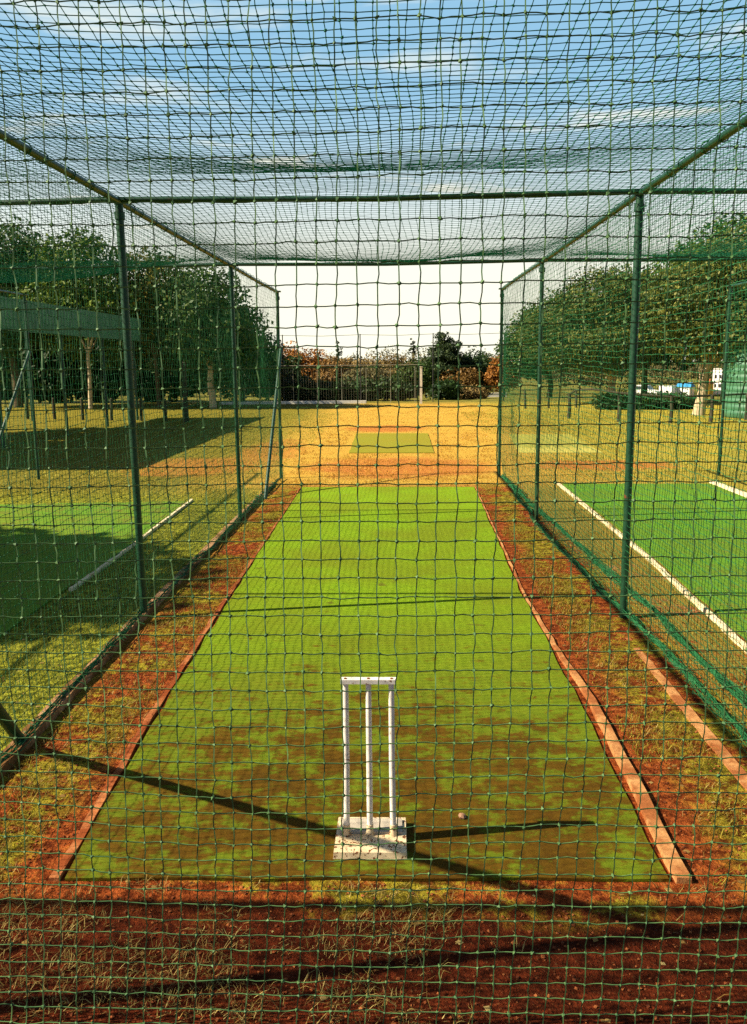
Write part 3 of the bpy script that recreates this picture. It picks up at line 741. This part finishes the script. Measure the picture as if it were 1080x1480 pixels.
wf = empty('pole_line', (0, 42.8, 0)); tag(wf, 'tall thin poles joined by wires above the mesh fence', 'wire fence')
for x in (-5.75, -1.9, 1.7, 5.2):
    mb = MB(); mb.tube([(x, 0, -.1), (x, 0, 3.36)], .025, 7); mb.build('pole', M_DARKGAP, wf)
mb = MB(); mb.tube([(-9, 0, 3.30), (-5.75, 0, 3.32), (-3.8, 0, 3.27), (-1.9, 0, 3.32), (0, 0, 3.27), (1.7, 0, 3.32), (3.4, 0, 3.28), (5.2, 0, 3.33), (9, 0, 3.30)], .011, 5); mb.build('wire', M_DARKGAP, wf)

def bollard(x, y, h, r, m, label, group):
    mb = MB(); mb.lathe([(r, -.1), (r*.97, h*.5), (r*.95, h-.03), (r*.6, h)], (0, 0, 0), 8)
    o = mb.build('timber_post', m); o.location = (x, y, gz(y)); o.rotation_euler = (random.uniform(-.04, .04), random.uniform(-.05, .05), 0)
    return tag(o, label, 'post', group)
M_POST = simple('old_timber', (.05, .045, .028), .9, .1, .4)
bar = empty('rail_barrier', (0, 0, 0)); tag(bar, 'low dark rail barrier on short posts in front of the olive trees', 'barrier')
rp = [(5.86, 29.66), (7.12, 27.9), (8.54, 27.1), (9.9, 27.4), (11.4, 28.4)]
for x, y in rp:
    mb = MB(); mb.tube([(x, y, -.1), (x+.02, y, .44), (x, y, .86)], [.065, .06, .055], 8); mb.build('post', M_POST, bar, 'auto')
mb = MB(); mb.tube([(5.84, 29.68, .80), (6.05, 29.5, .98), (6.5, 29.0, 1.02), (7.12, 28.0, .93), (8.54, 27.2, .82), (9.9, 27.5, .84), (11.4, 28.5, .84)], .035, 8); mb.build('rail', M_POST, bar, 'auto')
bx = [(-16.4, 32.6), (-15.2, 32.2), (-14.0, 31.8), (-12.8, 31.4), (-11.6, 31.0), (-10.4, 30.6), (-9.2, 30.2), (-8.2, 29.8)]
for k, (x, y) in enumerate(bx):
    bollard(x, y, .8, .06, M_POST, 'short dark timber post in the row beyond the open shed', 'short posts beyond the shed')
bollard(-7.37, 29.4, 2.05, .085, M_POST, 'tall dark timber post right of the short post row', None)
for k, (x, y) in enumerate([(5.3, 36.0), (6.3, 36.2), (7.5, 36.4)]):
    bollard(x, y, .75, .05, M_POST, 'small dark post on the grass behind the rail barrier', 'small posts behind the barrier')

# ------------------------------------------------------------------ open shed on the left
M_ROOF = None
g = NT('roof_green', .55, .3)
X, Y, Z = g.xyz()
g.color(g.ramp(g.noise(2, 5), [(.3, (.010, .10, .036)), (.7, (.022, .17, .06))])); g.bump(g.math('SINE', g.math('MULTIPLY', Y, 30)), .5, .02)
M_ROOF = g.m
sh = empty('open_shed', (-9.3, 23, 0)); tag(sh, 'long open shed with a dark green roof on thin posts', 'shed')
mb = MB()
mb.add([(0, -7.6, 3.04), (0, 8, 3.04), (-4.2, 8, 3.75), (-4.2, -7.6, 3.75), (0, -7.6, 3.09), (0, 8, 3.09), (-4.2, 8, 3.80), (-4.2, -7.6, 3.80)],
       [(0, 3, 2, 1), (4, 5, 6, 7), (0, 1, 5, 4), (1, 2, 6, 5), (2, 3, 7, 6), (3, 0, 4, 7)])
rf = mb.build('roof', M_ROOF, sh)
mb = MB(); mb.box((.02, .2, 3.2), (.03, 15.6, .78)); mb.build('fascia', M_ROOF, sh)
for yy in (-6.8, -3.0, 1.0, 4.4, 7.6):
    for xx in (-.15, -4.0):
        mb = MB(); mb.tube([(xx, yy, -.1), (xx, yy, 3.06 if xx > -1 else 3.7)], .045, 8); mb.build('post', M_CAGE, sh)

# ------------------------------------------------------------------ water tank on the right
tk = empty('water_tank', (12.25, 29.6, 0)); tag(tk, 'ribbed pale green plastic water tank with a domed top by the trees', 'water tank')
g = NT('tank_plastic', .5, .4)
g.color(g.ramp(g.noise(3, 4), [(.3, (.04, .13, .068)), (.7, (.065, .18, .095))])); M_TANK = g.m
prof = [(1.04, 0)]
for k in range(9):
    z = .08+k*.2; prof += [(1.05, z), (1.08, z+.05), (1.08, z+.13), (1.05, z+.18)]
prof += [(1.05, 1.95), (.98, 2.1), (.8, 2.26), (.5, 2.38), (.24, 2.42)]
mb = MB(); mb.lathe(prof, n=40); bd = mb.build('tank_body', M_TANK, tk, True)
mb = MB(); mb.lathe([(.26, 2.40), (.27, 2.46), (.2, 2.49), (.02, 2.5)], n=24); mb.build('lid', M_TANK, tk, True)

# ------------------------------------------------------------------ far things beyond the right trees
def at(y): return gz(y)
car = empty('parked_car', (30.2, 106, gz(106)), R(-38)); tag(car, 'white car with a sloping bonnet parked far off under the right trees', 'car')
M_CARW = simple('car_white', (.72, .70, .64), .35, .5, .05); M_GLASS = simple('dark_glass', (.03, .04, .045), .15, .5); M_TYRE = simple('tyre', (.02, .02, .02), .9, .1); M_RIM = simple('rim', (.4, .4, .4), .4, .5)
side = [(-1.6, .3), (1.65, .3), (1.7, .62), (1.55, .78), (.75, .92), (.25, 1.42), (-1.25, 1.46), (-1.58, .95)]
mb = MB(); n = len(side)
v = [(x, -.8, z) for x, z in side]+[(x, .8, z) for x, z in side]
mb.add(v, [tuple(range(n)), tuple(range(2*n-1, n-1, -1))]+[(k, n+k, n+(k+1) % n, (k+1) % n) for k in range(n)]); cb = mb.build('body', M_CARW, car)
mb = MB()
for s in (-1, 1): mb.add([(-1.3, s*.805, .98), (.55, s*.805, .98), (.18, s*.805, 1.34), (-1.15, s*.805, 1.36)], [(0, 1, 2, 3)])
mb.add([(.70, -.68, 1.0), (.70, .68, 1.0), (.34, .64, 1.36), (.34, -.64, 1.36)], [(0, 1, 2, 3)])
mb.build('window', M_GLASS, car)
for x in (-1.0, 1.05):
    for s in (-1, 1):
        mb = MB(); mb.tube([(x, s*.68, .3), (x, s*.86, .3)], .3, 16); w_ = mb.build('wheel', M_TYRE, car)
        mb = MB(); mb.tube([(x, s*.861, .3), (x, s*.872, .3)], .17, 12); mb.build('rim', M_RIM, w_)
for s in (-1, 1):
    mb = MB(); mb.box((1.66, s*.55, .66), (.1, .3, .12)); mb.build('headlight', M_GLASS, car)
tr = empty('box_trailer', (32.9, 106, gz(106)), R(-48)); tag(tr, 'small white box trailer parked just right of the white car', 'trailer')
mb = MB(); mb.box((0, 0, .85), (1.7, 1.2, .95)); mb.box((0, 0, 1.34), (1.76, 1.26, .04)); mb.build('body', M_CARW, tr)
for s in (-1, 1):
    mb = MB(); mb.tube([(0, s*.62, .3), (0, s*.76, .3)], .3, 14); mb.build('wheel', M_TYRE, tr)
mb = MB(); mb.box((1.2, 0, .45), (.8, .08, .08)); mb.build('drawbar', M_DARKGAP, tr)
sl = empty('market_stall', (35.0, 106, gz(106)), R(-42)); tag(sl, 'white stall with a blue canopy between trailer and yellow kiosk', 'stall')
mb = MB(); mb.add([(-1.0, -.8, 1.2), (1.0, -.8, 1.2), (1.0, .8, 1.2), (-1.0, .8, 1.2), (-.85, 0, 1.75), (.85, 0, 1.75)], [(0, 1, 5, 4), (2, 3, 4, 5), (1, 2, 5), (3, 0, 4), (3, 2, 1, 0)]); mb.build('canopy', simple('canvas_blue', (.03, .22, .42)), sl)
mb = MB(); mb.box((0, -.1, .62), (1.8, 1.3, .9)); mb.build('counter', M_CARW, sl)
for sx in (-.9, .9):
    mb = MB(); mb.tube([(sx, -.78, 0), (sx, -.78, 1.2)], .03, 6); mb.build('leg', M_GALV, sl)
ki = empty('kiosk', (37.5, 106, gz(106)), R(-45)); tag(ki, 'small bright yellow kiosk with a rusty pitched roof beside the pale trunk', 'kiosk')
mb = MB(); mb.box((0, 0, .78), (1.3, 1.2, 1.56)); mb.build('wall', simple('kiosk_yellow', (.66, .36, .015)), ki)
mb = MB(); mb.add([(-.75, -.7, 1.57), (.75, -.7, 1.57), (.75, .7, 1.57), (-.75, .7, 1.57), (-.5, 0, 2.15), (.5, 0, 2.15)], [(0, 1, 5, 4), (2, 3, 4, 5), (1, 2, 5), (3, 0, 4), (3, 2, 1, 0)]); mb.build('roof', simple('kiosk_roof', (.36, .10, .03)), ki)
for sx in (-.35, .1, .42):
    mb = MB(); mb.box((sx, -.61, .85), (.16, .03, .6)); mb.build('window', M_DARKGAP, ki)
wb = empty('white_building', (39.4, 107, gz(107)), R(-38)); tag(wb, 'narrow white building with small dark windows left of the green tank', 'building')
mb = MB(); mb.box((0, 0, 1.65), (1.2, 1.2, 3.3)); mb.build('wall', simple('wall_white', (.78, .75, .68)), wb)
mb = MB(); mb.box((0, 0, 3.34), (1.35, 1.35, .09)); mb.build('roof', simple('roof_pale', (.6, .56, .5)), wb)
for sx, sz in ((-.25, 2.4), (.3, 2.4), (-.25, 1.3), (.3, 1.3)):
    mb = MB(); mb.box((sx, -.61, sz), (.26, .04, .42)); mb.build('window', M_DARKGAP, wb)
fc = empty('white_house', (4.7, 104, gz(104)), 0); tag(fc, 'tiny white outbuilding far off under the broad conifer', 'building')
mb = MB(); mb.box((0, 0, .6), (1.1, 1.2, 1.2)); mb.build('wall', simple('wall_cream', (.75, .72, .64)), fc)
mb = MB(); mb.add([(-.65, -.7, 1.21), (.65, -.7, 1.21), (.65, .7, 1.21), (-.65, .7, 1.21), (-.6, 0, 1.6), (.6, 0, 1.6)], [(0, 1, 5, 4), (2, 3, 4, 5), (1, 2, 5), (3, 0, 4), (3, 2, 1, 0)]); mb.build('roof', simple('roof_grey', (.3, .27, .24)), fc)
mb = MB(); mb.box((11.3, 104, gz(104)+.35), (3.4, .3, .7)); mb.box((11.3, 104, gz(104)+.73), (3.5, .4, .06))
tag(mb.build('garden_wall', simple('gw', (.66, .6, .5))), 'short pale wall far off below the bright orange tree', 'wall')

# ------------------------------------------------------------------ camera
cd = bpy.data.cameras.new('camera'); cam = bpy.data.objects.new('camera', cd); COL.objects.link(cam)
cd.sensor_fit = 'VERTICAL'; cd.sensor_height = 24; cd.sensor_width = 24*1080/1480
cd.lens = 1228.49/1480*24; cd.clip_start = .05; cd.clip_end = 4000
cam.matrix_world = Matrix.Translation((0, 0, 2.0)) @ Matrix.Rotation(.030875, 4, 'Z') @ Matrix.Rotation(math.pi/2-.174991581, 4, 'X') @ Matrix.Rotation(-.0098173, 4, 'Z')
scene.camera = cam

# ------------------------------------------------------------------ light
sd = Vector((-1.2, -.21, 1)).normalized()
EL = math.asin(sd.z); ROT = math.atan2(sd.x, sd.y)
ld = bpy.data.lights.new('sun', 'SUN'); ld.energy = 5; ld.angle = R(.5); ld.color = (1, .88, .68)
sun = bpy.data.objects.new('sun', ld); COL.objects.link(sun)
sun.rotation_euler = sd.to_track_quat('Z', 'Y').to_euler(); sun.location = (-8, -4, 12)
w = bpy.data.worlds.new('World'); scene.world = w; w.use_nodes = True
t = w.node_tree; bg = t.nodes['Background']
sky = t.nodes.new('ShaderNodeTexSky'); sky.sky_type = 'NISHITA'; sky.sun_disc = False
sky.sun_elevation = EL; sky.sun_rotation = ROT; sky.air_density = .7; sky.dust_density = .6; sky.ozone_density = 1.0
bg.inputs[1].default_value = .05
tc = t.nodes.new('ShaderNodeTexCoord'); sx = t.nodes.new('ShaderNodeSeparateXYZ'); t.links.new(tc.outputs['Generated'], sx.inputs[0])
def wm(op, a, b=None, clamp=False):
    x = t.nodes.new('ShaderNodeMath'); x.operation = op; x.use_clamp = clamp
    for s, q in zip(x.inputs, (a, b)):
        if isinstance(q, bpy.types.NodeSocket): t.links.new(q, s)
        elif q is not None: s.default_value = q
    return x.outputs[0]
zz = wm('MAXIMUM', sx.outputs[2], .03)
cx = t.nodes.new('ShaderNodeCombineXYZ')
t.links.new(wm('MULTIPLY', wm('DIVIDE', sx.outputs[0], zz), .55), cx.inputs[0]); t.links.new(wm('DIVIDE', sx.outputs[1], zz), cx.inputs[1])
nz = t.nodes.new('ShaderNodeTexNoise'); nz.inputs['Scale'].default_value = 1.5; nz.inputs['Detail'].default_value = 7; nz.inputs['Roughness'].default_value = .58; nz.inputs['Distortion'].default_value = .4
t.links.new(cx.outputs[0], nz.inputs['Vector'])
mrn = t.nodes.new('ShaderNodeMapRange'); mrn.interpolation_type = 'SMOOTHSTEP'
t.links.new(nz.outputs['Fac'], mrn.inputs[0]); mrn.inputs[1].default_value = .50; mrn.inputs[2].default_value = .70; mrn.inputs[4].default_value = .8
mrh = t.nodes.new('ShaderNodeMapRange'); mrh.interpolation_type = 'SMOOTHSTEP'      # thin bright cloud bank low down
t.links.new(sx.outputs[2], mrh.inputs[0]); mrh.inputs[1].default_value = .045; mrh.inputs[2].default_value = .30; mrh.inputs[3].default_value = .95; mrh.inputs[4].default_value = 0
mrf = t.nodes.new('ShaderNodeMapRange'); mrf.interpolation_type = 'SMOOTHSTEP'      # bank masked to the front only, shaped to cut fill light
t.links.new(sx.outputs[1], mrf.inputs[0]); mrf.inputs[1].default_value = -.1; mrf.inputs[2].default_value = .6
bank = wm('MULTIPLY', mrh.outputs[0], mrf.outputs[0])
veil = t.nodes.new('ShaderNodeMix'); veil.data_type = 'RGBA'
mrv = t.nodes.new('ShaderNodeMapRange'); mrv.interpolation_type = 'SMOOTHSTEP'      # pale blue veil added ahead, faded out overhead to cut fill light
t.links.new(sx.outputs[2], mrv.inputs[0]); mrv.inputs[1].default_value = .38; mrv.inputs[2].default_value = .62; mrv.inputs[3].default_value = .85; mrv.inputs[4].default_value = 0
t.links.new(wm('MULTIPLY', mrf.outputs[0], mrv.outputs[0]), veil.inputs[0]); t.links.new(sky.outputs[0], veil.inputs[6]); veil.inputs[7].default_value = (2.8, 5.3, 7.3, 1)
fac = wm('MAXIMUM', wm('MULTIPLY', mrn.outputs[0], mrf.outputs[0]), bank)
mx = t.nodes.new('ShaderNodeMix'); mx.data_type = 'RGBA'
t.links.new(fac, mx.inputs[0]); t.links.new(veil.outputs[2], mx.inputs[6]); mx.inputs[7].default_value = (9.8, 9.4, 7.5, 1)
t.links.new(mx.outputs[2], bg.inputs[0])

vs = scene.view_settings; vs.view_transform = 'Standard'; vs.look = 'None'; vs.exposure = 1.3; vs.gamma = 1; vs.use_curve_mapping = False
cy = scene.cycles
cy.use_denoising = False; cy.max_bounces = 6; cy.diffuse_bounces = 3; cy.glossy_bounces = 2; cy.transparent_max_bounces = 8; cy.transmission_bounces = 3
